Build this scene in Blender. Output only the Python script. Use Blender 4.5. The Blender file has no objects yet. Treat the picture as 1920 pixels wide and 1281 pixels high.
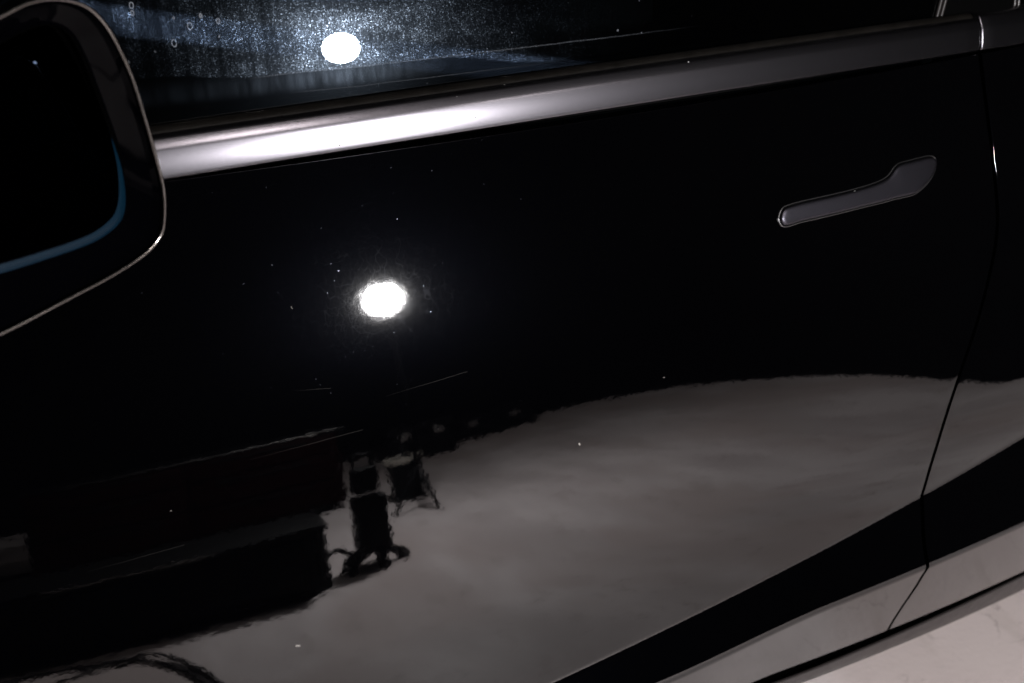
import bpy, bmesh, math, random
import numpy as np
from mathutils import Vector, Matrix
sc = bpy.context.scene
rng = np.random.default_rng(7); random.seed(7)

# ------------------------------------------------------------------ camera
# X runs along the car towards its rear, Y goes from the photographer into the car, Z is up. Metres.
F_PX = 2100.0; CAM = np.array([0.0, 0.0, 1.35])
def cam_axes(f, vp=(5426.0, -475.0)):
    X = np.array([vp[0]-960, vp[1]-640.5, f]); X /= np.linalg.norm(X)
    up = np.array([0, -X[2], X[1]]); up /= np.linalg.norm(up)
    if up[1] > 0: up = -up
    return np.array([X, np.cross(up, X), up])
AX = cam_axes(F_PX)
cd = bpy.data.cameras.new('camera'); cam = bpy.data.objects.new('camera', cd); sc.collection.objects.link(cam)
r_, u_, b_ = AX[:, 0], -AX[:, 1], -AX[:, 2]
cam.matrix_world = Matrix(((r_[0], u_[0], b_[0], CAM[0]), (r_[1], u_[1], b_[1], CAM[1]), (r_[2], u_[2], b_[2], CAM[2]), (0, 0, 0, 1)))
cd.sensor_width = 36; cd.lens = F_PX/1920*36; cd.clip_start = 0.02; cd.clip_end = 100
cd.dof.use_dof = True; cd.dof.focus_distance = 0.92; cd.dof.aperture_fstop = 7.5; cd.dof.aperture_blades = 9
sc.camera = cam

# ------------------------------------------------------------------ world, exposure
w = bpy.data.worlds.new('World'); sc.world = w; w.use_nodes = True
w.node_tree.nodes['Background'].inputs[0].default_value = (0.7, 0.8, 1.0, 1)
w.node_tree.nodes['Background'].inputs[1].default_value = 0.0015
sc.view_settings.view_transform = 'Standard'; sc.view_settings.look = 'None'
sc.view_settings.exposure = 0; sc.view_settings.gamma = 1
sc.cycles.caustics_reflective = False; sc.cycles.caustics_refractive = False
sc.cycles.max_bounces = 10; sc.cycles.glossy_bounces = 6; sc.cycles.transparent_max_bounces = 16
sc.cycles.sample_clamp_indirect = 12
LAMP = np.array([0.8965, -1.893, 1.448]); LAMP_R = 0.070; LAMP_L = 3000.0; FILL_W = 190.0

# ------------------------------------------------------------------ helpers
def link(o): sc.collection.objects.link(o); return o
def mesh_obj(name, verts, faces, mat, parent=None, smooth=True, loc=None):
    me = bpy.data.meshes.new(name); me.from_pydata([tuple(map(float, v)) for v in verts], [], faces); me.update()
    if smooth: me.polygons.foreach_set('use_smooth', [True]*len(me.polygons))
    o = link(bpy.data.objects.new(name, me)); me.materials.append(mat)
    if parent: o.parent = parent
    if loc is not None: o.location = loc
    return o
def bm_obj(name, bm, mat, parent=None, smooth=True):
    me = bpy.data.meshes.new(name); bmesh.ops.recalc_face_normals(bm, faces=bm.faces[:]); bm.to_mesh(me); bm.free()
    if smooth: me.polygons.foreach_set('use_smooth', [True]*len(me.polygons))
    me.materials.append(mat); o = link(bpy.data.objects.new(name, me))
    if parent: o.parent = parent
    return o
def sharp(o, deg=35):
    me = o.data; bm = bmesh.new(); bm.from_mesh(me)
    for e in bm.edges:
        if len(e.link_faces) == 2 and e.calc_face_angle(0) > math.radians(deg): e.smooth = False
    bm.to_mesh(me); bm.free(); return o
def box_bm(bm, x0, x1, y0, y1, z0, z1, bev=0.0, seg=2):
    g = bmesh.ops.create_cube(bm, size=1)
    for v in g['verts']:
        v.co = Vector(((x0+x1)/2+v.co.x*(x1-x0), (y0+y1)/2+v.co.y*(y1-y0), (z0+z1)/2+v.co.z*(z1-z0)))
    if bev:
        es = list({e for v in g['verts'] for e in v.link_edges})
        bmesh.ops.bevel(bm, geom=es, offset=bev, segments=seg, profile=0.6, affect='EDGES')
def box(name, x0, x1, y0, y1, z0, z1, mat, parent=None, bev=0.004, seg=2):
    bm = bmesh.new(); box_bm(bm, x0, x1, y0, y1, z0, z1, bev, seg)
    return sharp(bm_obj(name, bm, mat, parent), 50)
def lathe(name, prof, mat, parent=None, n=40, loc=(0, 0, 0)):
    vs, fs = [], []
    for r, z in prof:
        for k in range(n):
            a = 2*math.pi*k/n; vs.append((r*math.cos(a)+loc[0], r*math.sin(a)+loc[1], z+loc[2]))
    for i in range(len(prof)-1):
        for k in range(n):
            fs.append((i*n+k, i*n+(k+1) % n, (i+1)*n+(k+1) % n, (i+1)*n+k))
    return sharp(mesh_obj(name, vs, fs, mat, parent), 40)
def tube(name, pts, r, mat, parent=None, n=10, closed=False):
    pts = [np.array(p, float) for p in pts]; vs, fs = [], []; m = len(pts)
    rr = r if hasattr(r, '__len__') else [r]*m
    ref = np.array([0.13, 0.21, 0.97])
    for i, p in enumerate(pts):
        a = pts[(i+1) % m] if closed else pts[min(i+1, m-1)]; b = pts[i-1] if closed else pts[max(i-1, 0)]
        t = a-b; t /= np.linalg.norm(t)+1e-12
        s = np.cross(t, ref); s /= np.linalg.norm(s)+1e-12; q = np.cross(s, t)
        for k in range(n):
            an = 2*math.pi*k/n; vs.append(p+rr[i]*(s*math.cos(an)+q*math.sin(an)))
    for i in range(m if closed else m-1):
        j = (i+1) % m
        for k in range(n): fs.append((i*n+k, i*n+(k+1) % n, j*n+(k+1) % n, j*n+k))
    if not closed:
        fs.append(tuple(range(n))[::-1]); fs.append(tuple((m-1)*n+k for k in range(n)))
    return mesh_obj(name, vs, fs, mat, parent)
def grid(name, P, mat, parent=None, flip=False):
    R, C_ = P.shape[:2]; vs = P.reshape(-1, 3); fs = []
    for i in range(R-1):
        for j in range(C_-1):
            a, b, c, d = i*C_+j, i*C_+j+1, (i+1)*C_+j+1, (i+1)*C_+j
            fs.append((a, d, c, b) if flip else (a, b, c, d))
    return mesh_obj(name, vs, fs, mat, parent)
def spline(pts, n=24, closed=False):
    P = np.array(pts, float); m = len(P); out = []
    rng_ = range(m) if closed else range(m-1)
    for i in rng_:
        p0 = P[(i-1) % m] if closed else P[max(i-1, 0)]; p1 = P[i]; p2 = P[(i+1) % m]
        p3 = P[(i+2) % m] if closed else P[min(i+2, m-1)]
        for k in range(n):
            t = k/n
            out.append(0.5*((2*p1)+(-p0+p2)*t+(2*p0-5*p1+4*p2-p3)*t*t+(-p0+3*p1-3*p2+p3)*t**3))
    if not closed: out.append(P[-1])
    return np.array(out)
def thing(name, label, cat, loc=(0, 0, 0), group=None):
    o = link(bpy.data.objects.new(name, None)); o.location = loc; o['label'] = label; o['category'] = cat
    if group: o['group'] = group
    return o
def tag(o, label, cat, group=None):
    o['label'] = label; o['category'] = cat
    if group: o['group'] = group
    return o
def struct(o): o['kind'] = 'structure'; return o
def adopt(root):
    """parts are built in world coordinates: keep them where they are under the root"""
    bpy.context.view_layer.update()
    for c in root.children:
        if not c.get('_adopted'):
            c.matrix_parent_inverse = root.matrix_world.inverted()

# ------------------------------------------------------------------ materials
def mat(name):
    m = bpy.data.materials.new(name); m.use_nodes = True; nt = m.node_tree; nt.nodes.clear()
    out = nt.nodes.new('ShaderNodeOutputMaterial'); return m, nt, out
def N(nt, kind, **kw):
    n = nt.nodes.new(kind)
    for k, v in kw.items():
        if isinstance(k, str) and k.startswith('i_'):
            n.inputs[k[2:].replace('_', ' ')].default_value = v
        else: setattr(n, k, v)
    return n
def L(nt, a, b): nt.links.new(a, b)
def math_n(nt, op, a, b=None, c=None, clamp=False):
    n = nt.nodes.new('ShaderNodeMath'); n.operation = op; n.use_clamp = clamp
    for i, v in enumerate((a, b, c)):
        if v is None: continue
        if isinstance(v, (int, float)): n.inputs[i].default_value = v
        else: nt.links.new(v, n.inputs[i])
    return n.outputs[0]
def maprange(nt, v, a, b, c=0.0, d=1.0, smooth=True):
    n = nt.nodes.new('ShaderNodeMapRange'); n.interpolation_type = 'SMOOTHSTEP' if smooth else 'LINEAR'
    nt.links.new(v, n.inputs[0])
    for i, x in zip((1, 2, 3, 4), (a, b, c, d)): n.inputs[i].default_value = x
    return n.outputs[0]
def coords(nt, scale=(1, 1, 1), loc=(0, 0, 0)):
    g = nt.nodes.new('ShaderNodeTexCoord'); mp = nt.nodes.new('ShaderNodeMapping')
    mp.inputs['Scale'].default_value = scale; mp.inputs['Location'].default_value = loc
    nt.links.new(g.outputs['Object'], mp.inputs['Vector']); return mp.outputs[0]
def noise(nt, vec, scale, detail=3, rough=0.5):
    n = nt.nodes.new('ShaderNodeTexNoise'); n.inputs['Scale'].default_value = scale
    n.inputs['Detail'].default_value = detail; n.inputs['Roughness'].default_value = rough
    nt.links.new(vec, n.inputs['Vector']); return n.outputs[0]
def specks(nt, vec, scale, keep, r0, r1):
    """sparse dots: Voronoi cells, only the share `keep` of them carries a dot of random radius"""
    v = nt.nodes.new('ShaderNodeTexVoronoi'); v.inputs['Scale'].default_value = scale
    nt.links.new(vec, v.inputs['Vector'])
    s = nt.nodes.new('ShaderNodeSeparateColor'); nt.links.new(v.outputs['Color'], s.inputs[0])
    rad = math_n(nt, 'MULTIPLY_ADD', s.outputs[1], r1-r0, r0)
    dot = math_n(nt, 'LESS_THAN', v.outputs['Distance'], rad)
    on = math_n(nt, 'GREATER_THAN', s.outputs[0], 1-keep)
    return math_n(nt, 'MULTIPLY', dot, on), s.outputs[2]
def principled(name, col, rough=0.5, metal=0.0, ior=1.5, **kw):
    m, nt, out = mat(name); p = N(nt, 'ShaderNodeBsdfPrincipled')
    p.inputs['Base Color'].default_value = (*col, 1); p.inputs['Roughness'].default_value = rough
    p.inputs['Metallic'].default_value = metal; p.inputs['IOR'].default_value = ior
    for k, v in kw.items(): p.inputs[k].default_value = v
    L(nt, p.outputs[0], out.inputs[0]); return m, nt, p
def with_grain(name, col, rough, metal=0.0, amp=0.35, scale=60, bump=0.0, **kw):
    m, nt, p = principled(name, col, rough, metal, **kw)
    n = noise(nt, coords(nt), scale, 5, 0.6)
    mx = N(nt, 'ShaderNodeMix', data_type='RGBA'); L(nt, n, mx.inputs[0])
    mx.inputs[6].default_value = (*[c*(1-amp) for c in col], 1); mx.inputs[7].default_value = (*[min(1, c*(1+amp)) for c in col], 1)
    L(nt, mx.outputs[2], p.inputs['Base Color'])
    L(nt, maprange(nt, n, 0.25, 0.75, rough*0.85, min(1, rough*1.15)), p.inputs['Roughness'])
    if bump:
        b = N(nt, 'ShaderNodeBump'); b.inputs['Strength'].default_value = bump; b.inputs['Distance'].default_value = 0.0006
        n2 = noise(nt, coords(nt), scale*12, 2); L(nt, n2, b.inputs['Height']); L(nt, b.outputs[0], p.inputs['Normal'])
    return m

def car_paint():
    m, nt, out = mat('black_clearcoat')
    p = N(nt, 'ShaderNodeBsdfPrincipled')
    p.inputs['Base Color'].default_value = (0.0002, 0.0002, 0.0003, 1); p.inputs['Roughness'].default_value = 0.025
    p.inputs['IOR'].default_value = 1.46
    v = coords(nt)
    # orange peel: a very fine unevenness of the clearcoat that frays reflected outlines
    b = N(nt, 'ShaderNodeBump'); b.inputs['Strength'].default_value = 1.0; b.inputs['Distance'].default_value = 0.00002
    op = math_n(nt, 'ADD', math_n(nt, 'MULTIPLY', noise(nt, v, 150, 2, 0.5), 0.8), math_n(nt, 'MULTIPLY', noise(nt, v, 45, 2, 0.5), 1.2)); L(nt, op, b.inputs['Height']); L(nt, b.outputs[0], p.inputs['Normal'])
    # polishing haze: a faint, wide, cool lobe
    h1 = N(nt, 'ShaderNodeBsdfAnisotropic'); h1.inputs['Roughness'].default_value = 0.27; h1.inputs['Color'].default_value = (0.60, 0.66, 1.0, 1)
    h2 = N(nt, 'ShaderNodeBsdfAnisotropic'); h2.inputs['Roughness'].default_value = 0.46; h2.inputs['Color'].default_value = (0.70, 0.74, 1.0, 1)
    m1 = N(nt, 'ShaderNodeMixShader'); m1.inputs[0].default_value = 0.00010
    m2 = N(nt, 'ShaderNodeMixShader'); m2.inputs[0].default_value = 0.00002
    L(nt, p.outputs[0], m1.inputs[1]); L(nt, h1.outputs[0], m1.inputs[2])
    L(nt, m1.outputs[0], m2.inputs[1]); L(nt, h2.outputs[0], m2.inputs[2])
    # dust specks: rough glints, seen only near the lamp's reflection
    s1, c1 = specks(nt, v, 430, 0.045, 0.03, 0.11)
    s2, c2 = specks(nt, v, 45, 0.012, 0.008, 0.018)
    g = N(nt, 'ShaderNodeBsdfAnisotropic'); g.inputs['Roughness'].default_value = 0.19; g.inputs['Color'].default_value = (0.085, 0.09, 0.11, 1)
    m3 = N(nt, 'ShaderNodeMixShader'); L(nt, s1, m3.inputs[0]); L(nt, m2.outputs[0], m3.inputs[1]); L(nt, g.outputs[0], m3.inputs[2])
    # hairline swirl marks: thin curling lines that light up round the lamp's reflection
    hl = None
    for sc_, lc in ((95, 0), (150, 3), (60, 7)):
        q = math_n(nt, 'ABSOLUTE', math_n(nt, 'SUBTRACT', noise(nt, coords(nt, (1, 1, 1), (lc, 0, 0)), sc_, 1, 0.4), 0.5))
        q = maprange(nt, q, 0.0, 0.008, 1.0, 0.0); hl = q if hl is None else math_n(nt, 'MAXIMUM', hl, q)
    gs = N(nt, 'ShaderNodeBsdfAnisotropic'); gs.inputs['Roughness'].default_value = 0.15; gs.inputs['Color'].default_value = (0.85, 0.88, 1.0, 1)
    ms = N(nt, 'ShaderNodeMixShader'); L(nt, math_n(nt, 'MULTIPLY', hl, 0.00018), ms.inputs[0]); L(nt, m3.outputs[0], ms.inputs[1]); L(nt, gs.outputs[0], ms.inputs[2]); m3 = ms
    d = N(nt, 'ShaderNodeBsdfDiffuse'); d.inputs['Color'].default_value = (0.30, 0.28, 0.26, 1)
    m4 = N(nt, 'ShaderNodeMixShader'); L(nt, s2, m4.inputs[0]); L(nt, m3.outputs[0], m4.inputs[1]); L(nt, d.outputs[0], m4.inputs[2])
    last = m4.outputs[0]; acc = None
    spx = N(nt, 'ShaderNodeSeparateXYZ'); g_ = nt.nodes.new('ShaderNodeTexCoord'); L(nt, g_.outputs['Object'], spx.inputs[0]); X, Z = spx.outputs[0], spx.outputs[2]
    wb = math_n(nt, 'MULTIPLY', math_n(nt, 'SUBTRACT', noise(nt, v, 60, 3), 0.5), 0.0012)
    for x0, z0, x1, z1, wd, st in MARKS:
        bx, bz = x1-x0, z1-z0; bb = bx*bx+bz*bz; short = bb < 1e-4
        ax = math_n(nt, 'SUBTRACT', X, x0); az = math_n(nt, 'SUBTRACT', Z, z0)
        if not short: az = math_n(nt, 'ADD', az, wb)
        h = math_n(nt, 'MULTIPLY', math_n(nt, 'ADD', math_n(nt, 'MULTIPLY', ax, bx), math_n(nt, 'MULTIPLY', az, bz)), 1/bb, clamp=True)
        dx = math_n(nt, 'SUBTRACT', ax, math_n(nt, 'MULTIPLY', h, bx)); dz_ = math_n(nt, 'SUBTRACT', az, math_n(nt, 'MULTIPLY', h, bz))
        d_ = math_n(nt, 'SQRT', math_n(nt, 'ADD', math_n(nt, 'MULTIPLY', dx, dx), math_n(nt, 'MULTIPLY', dz_, dz_)))
        f = math_n(nt, 'MULTIPLY', maprange(nt, d_, 0.0, wd, 1.0, 0.0), st)
        if not short: f = math_n(nt, 'MULTIPLY', f, maprange(nt, h, 0.0, 0.8, 0.15, 1.0))
        acc = f if acc is None else math_n(nt, 'MAXIMUM', acc, f)
    dm = N(nt, 'ShaderNodeBsdfDiffuse'); dm.inputs['Color'].default_value = (0.40, 0.38, 0.35, 1)
    m5 = N(nt, 'ShaderNodeMixShader'); L(nt, acc, m5.inputs[0]); L(nt, last, m5.inputs[1]); L(nt, dm.outputs[0], m5.inputs[2])
    L(nt, m5.outputs[0], out.inputs[0]); return m

def glass_mat(dusty=True):
    m, nt, out = mat('side_window_glass' if dusty else 'rear_window_glass')
    tr = N(nt, 'ShaderNodeBsdfTransparent'); tr.inputs[0].default_value = (0.09, 0.11, 0.12, 1)
    gl = N(nt, 'ShaderNodeBsdfAnisotropic'); gl.inputs['Roughness'].default_value = 0.0
    fr = N(nt, 'ShaderNodeFresnel'); fr.inputs[0].default_value = 1.5
    a = N(nt, 'ShaderNodeMixShader'); L(nt, fr.outputs[0], a.inputs[0]); L(nt, tr.outputs[0], a.inputs[1]); L(nt, gl.outputs[0], a.inputs[2])
    if not dusty: L(nt, a.outputs[0], out.inputs[0]); return m
    v = coords(nt); sp = N(nt, 'ShaderNodeSeparateXYZ'); L(nt, v, sp.inputs[0]); X, Z = sp.outputs[0], sp.outputs[2]
    # ridge left by the window seal: dust above this height, wiped glass below it
    wob = noise(nt, coords(nt, (9, 1, 1)), 3, 3)
    edge = math_n(nt, 'ADD', Z, math_n(nt, 'MULTIPLY', math_n(nt, 'SUBTRACT', wob, 0.5), 0.0025))
    shift = math_n(nt, 'SUBTRACT', maprange(nt, X, 0.36, 0.46, 0.0, 0.013), maprange(nt, X, 0.13, 0.24, 0.008, 0.0))
    above = maprange(nt, math_n(nt, 'ADD', edge, shift), GZ1-0.001, GZ1+0.0012)
    upper = math_n(nt, 'SUBTRACT', 1.0, math_n(nt, 'MULTIPLY', maprange(nt, edge, GZ1+0.002, GZ1+0.045), maprange(nt, X, 0.34, 0.50, 0.0, 0.85)))
    def grain(sc_, pw):
        vv = nt.nodes.new('ShaderNodeTexVoronoi'); vv.inputs['Scale'].default_value = sc_; L(nt, v, vv.inputs['Vector'])
        ss = nt.nodes.new('ShaderNodeSeparateColor'); L(nt, vv.outputs['Color'], ss.inputs[0]); return math_n(nt, 'POWER', ss.outputs[0], pw)
    fine = math_n(nt, 'ADD', math_n(nt, 'MULTIPLY', grain(1350, 14.0), 7.0), math_n(nt, 'MULTIPLY_ADD', grain(2900, 2.0), 1.1, 0.12))
    streak = noise(nt, coords(nt, (520, 1, 22)), 1.4, 3, 0.6); streak = maprange(nt, streak, 0.28, 0.66, 0.55, 1.25)
    # rain runs near the mirror: cleaned vertical tracks
    run = noise(nt, coords(nt, (75, 1, 5.0), (3, 0, 0)), 1.0, 4, 0.65); run = maprange(nt, run, 0.36, 0.64, 0.12, 1.05)
    runmask = maprange(nt, X, 0.21, 0.30, 1.0, 0.0)
    run = math_n(nt, 'ADD', math_n(nt, 'MULTIPLY', run, runmask), math_n(nt, 'SUBTRACT', 1.0, runmask))
    patch = maprange(nt, noise(nt, coords(nt, (1, 1, 2.2), (0.4, 0, 0.2)), 16, 4, 0.6), 0.36, 0.62, 0.25, 1.25)
    right = maprange(nt, X, 0.38, 0.58, 1.0, 0.03)
    k = math_n(nt, 'MULTIPLY', above, upper)
    for q in (fine, streak, run, patch, right): k = math_n(nt, 'MULTIPLY', k, q)
    haze = math_n(nt, 'MULTIPLY', k, 0.0055)
    # a thinner film under the ridge, a streaky band low on the glass
    low_streak = noise(nt, coords(nt, (60, 1, 12), (0, 0, 1)), 1.3, 4, 0.6); low_streak = maprange(nt, low_streak, 0.25, 0.8, 0.0, 0.8)
    lowb = math_n(nt, 'MULTIPLY', maprange(nt, Z, GZ0+0.006, GZ0+0.014), maprange(nt, Z, GZ0+0.016, GZ0+0.028, 1.0, 0.0))
    lowb = math_n(nt, 'MULTIPLY', lowb, maprange(nt, X, 0.30, 0.40, 1.0, 0.0))
    haze = math_n(nt, 'ADD', haze, math_n(nt, 'MULTIPLY', math_n(nt, 'MULTIPLY', low_streak, lowb), 0.0045))
    haze = math_n(nt, 'ADD', haze, 0.0006)
    # two thin dust ridges
    def ridge(z0, x0, x1, wdt, gain):
        dz = math_n(nt, 'ABSOLUTE', math_n(nt, 'SUBTRACT', edge, z0))
        li = maprange(nt, dz, 0.0, wdt, 1.0, 0.0)
        m_ = math_n(nt, 'MULTIPLY', maprange(nt, X, x0, x0+0.03), maprange(nt, X, x1-0.15, x1, 1.0, 0.0))
        gr = maprange(nt, fine, 0.1, 1.0, 0.5, 1.5)
        return math_n(nt, 'MULTIPLY', math_n(nt, 'MULTIPLY', li, m_), math_n(nt, 'MULTIPLY', gr, gain))
    lines = math_n(nt, 'ADD', ridge(GZ1, 0.21, 0.62, 0.0009, 0.05), ridge(GZ2, 0.24, 0.50, 0.0006, 0.04))
    # dots: water spots and grit
    s1, c1 = specks(nt, v, 520, 0.16, 0.08, 0.26); s2, c2 = specks(nt, v, 130, 0.13, 0.06, 0.16)
    s3, c3 = specks(nt, v, 1100, 0.4, 0.15, 0.4)
    dots = math_n(nt, 'ADD', math_n(nt, 'MULTIPLY', s1, 0.022), math_n(nt, 'MULTIPLY', s3, 0.014))
    dots = math_n(nt, 'MULTIPLY', dots, math_n(nt, 'MULTIPLY', right, patch))
    dots = math_n(nt, 'MULTIPLY', dots, math_n(nt, 'MULTIPLY', math_n(nt, 'MULTIPLY_ADD', above, 0.94, 0.06), math_n(nt, 'MULTIPLY', run, streak)))
    big = math_n(nt, 'MULTIPLY', s2, math_n(nt, 'MULTIPLY_ADD', above, 0.11, 0.03))
    # dried drops, rings with clear centres, close to the mirror
    vo = nt.nodes.new('ShaderNodeTexVoronoi'); vo.inputs['Scale'].default_value = 105
    L(nt, coords(nt, (1, 1, 0.65)), vo.inputs['Vector'])
    s = nt.nodes.new('ShaderNodeSeparateColor'); L(nt, vo.outputs['Color'], s.inputs[0])
    wobd = math_n(nt, 'ADD', vo.outputs['Distance'], math_n(nt, 'MULTIPLY', noise(nt, v, 420, 2), 0.10))
    dd = math_n(nt, 'ABSOLUTE', math_n(nt, 'SUBTRACT', wobd, math_n(nt, 'MULTIPLY_ADD', s.outputs[1], 0.12, 0.13)))
    ring = math_n(nt, 'MULTIPLY', maprange(nt, dd, 0.0, 0.055, 1.0, 0.0), math_n(nt, 'GREATER_THAN', s.outputs[0], 0.30))
    ring = math_n(nt, 'MULTIPLY', ring, math_n(nt, 'MULTIPLY', maprange(nt, X, 0.19, 0.225, 1.0, 0.0), maprange(nt, Z, GZ1+0.010, GZ1+0.025)))
    hz = N(nt, 'ShaderNodeBsdfAnisotropic'); hz.inputs['Roughness'].default_value = 0.21; hz.inputs['Color'].default_value = (0.62, 0.78, 1.0, 1)
    an = N(nt, 'ShaderNodeBsdfAnisotropic'); an.inputs['Roughness'].default_value = 0.32; an.inputs['Anisotropy'].default_value = 1.0
    an.inputs['Color'].default_value = (0.42, 0.62, 1.0, 1)
    tg = N(nt, 'ShaderNodeCombineXYZ'); tg.inputs[0].default_value = 0.27; tg.inputs[2].default_value = 1.0; L(nt, tg.outputs[0], an.inputs['Tangent'])
    di = N(nt, 'ShaderNodeBsdfDiffuse'); di.inputs['Color'].default_value = (0.34, 0.37, 0.42, 1)
    def mixs(fac, A, B):
        n = N(nt, 'ShaderNodeMixShader')
        if isinstance(fac, float): n.inputs[0].default_value = fac
        else: L(nt, fac, n.inputs[0])
        L(nt, A, n.inputs[1]); L(nt, B, n.inputs[2]); return n.outputs[0]
    dust = mixs(0.55, hz.outputs[0], an.outputs[0])
    f1 = math_n(nt, 'ADD', haze, dots, clamp=True)
    o1 = mixs(f1, a.outputs[0], dust)
    f2 = math_n(nt, 'ADD', math_n(nt, 'ADD', lines, big), math_n(nt, 'MULTIPLY', ring, 0.22), clamp=True)
    o2 = mixs(f2, o1, di.outputs[0])
    o3 = mixs(math_n(nt, 'MULTIPLY', f1, 0.05), o2, di.outputs[0])
    L(nt, o3, out.inputs[0]); return m

def satin(name, col, rough, streaky=True):
    m, nt, p = principled(name, col, rough, 1.0)
    v = coords(nt); n = noise(nt, v, 900, 2, 0.7)
    mx = N(nt, 'ShaderNodeMix', data_type='RGBA'); L(nt, n, mx.inputs[0])
    mx.inputs[6].default_value = (*[c*0.8 for c in col], 1); mx.inputs[7].default_value = (*[c*1.2 for c in col], 1)
    L(nt, mx.outputs[2], p.inputs['Base Color'])
    s1, _ = specks(nt, v, 160, 0.05, 0.05, 0.12)
    d = N(nt, 'ShaderNodeBsdfDiffuse'); d.inputs[0].default_value = (0.2, 0.2, 0.2, 1)
    o = [n_ for n_ in nt.nodes if n_.type == 'OUTPUT_MATERIAL'][0]
    ms = N(nt, 'ShaderNodeMixShader'); L(nt, s1, ms.inputs[0]); L(nt, p.outputs[0], ms.inputs[1]); L(nt, d.outputs[0], ms.inputs[2]); L(nt, ms.outputs[0], o.inputs[0])
    return m
MOULD = satin('satin_black_moulding', (0.085, 0.081, 0.090), 0.25)
HANDLE_M = satin('satin_black_handle', (0.040, 0.038, 0.046), 0.36)
RUBBER = with_grain('black_rubber', (0.012, 0.012, 0.012), 0.5, amp=0.5, scale=120, bump=0.3)
DIRTY_RUBBER = with_grain('dusty_black_rubber', (0.0035, 0.003, 0.0026), 0.5, amp=0.9, scale=70, bump=0.6, ior=1.12)
PLASTIC = with_grain('black_plastic', (0.018, 0.018, 0.019), 0.42, amp=0.3, scale=90, bump=0.3)
GLOSSBLACK = principled('gloss_black_trim', (0.0008, 0.0008, 0.0008), 0.03, ior=1.4)[0]
HOUSING = principled('mirror_housing_gloss', (0.0015, 0.0015, 0.0018), 0.07, ior=1.45)[0]
BEZEL = principled('mirror_bezel_gloss', (0.0003, 0.0003, 0.0005), 0.04, ior=1.16)[0]
SILL = with_grain('sill_satin_plastic', (0.012, 0.010, 0.010), 0.34, amp=0.2, scale=60, ior=1.33)
TRIM = principled('mirror_trim_satin', (0.13, 0.122, 0.115), 0.16, 1.0)[0]
BLUE = principled('blue_glass_edge', (0.001, 0.0065, 0.013), 0.30, 0.0, ior=1.2)[0]
MIRROR_GLASS = principled('blue_tinted_mirror_glass', (0.005, 0.007, 0.011), 0.03, 1.0)[0]
BACKING = principled('black_backing', (0.0015, 0.0015, 0.0015), 0.8, ior=1.1)[0]
DARKFAB = with_grain('dark_cabin_lining', (0.010, 0.010, 0.011), 0.8, amp=0.4, scale=200, bump=0.5)
GLINT_BEAD = principled('satin_glint_bead', (0.09, 0.088, 0.09), 0.33, 1.0)[0]
STEEL = with_grain('worn_steel', (0.35, 0.34, 0.33), 0.35, 1.0, amp=0.2, scale=40)
REDBOX = with_grain('dark_red_enamel', (0.005, 0.0005, 0.0005), 0.5, amp=0.3, scale=20, ior=1.12)
BLACKBOX = with_grain('black_powder_coat', (0.0022, 0.0022, 0.0024), 0.6, amp=0.4, scale=50, ior=1.2)
SOOT = principled('matt_black_stand', (0.0008, 0.0008, 0.0008), 0.9, ior=1.05)[0]
PALE = with_grain('pale_grey_plastic', (0.26, 0.24, 0.21), 0.4, amp=0.15, scale=50)
CABLE = with_grain('black_cable', (0.008, 0.008, 0.009), 0.5, amp=0.3, scale=60)

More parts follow.
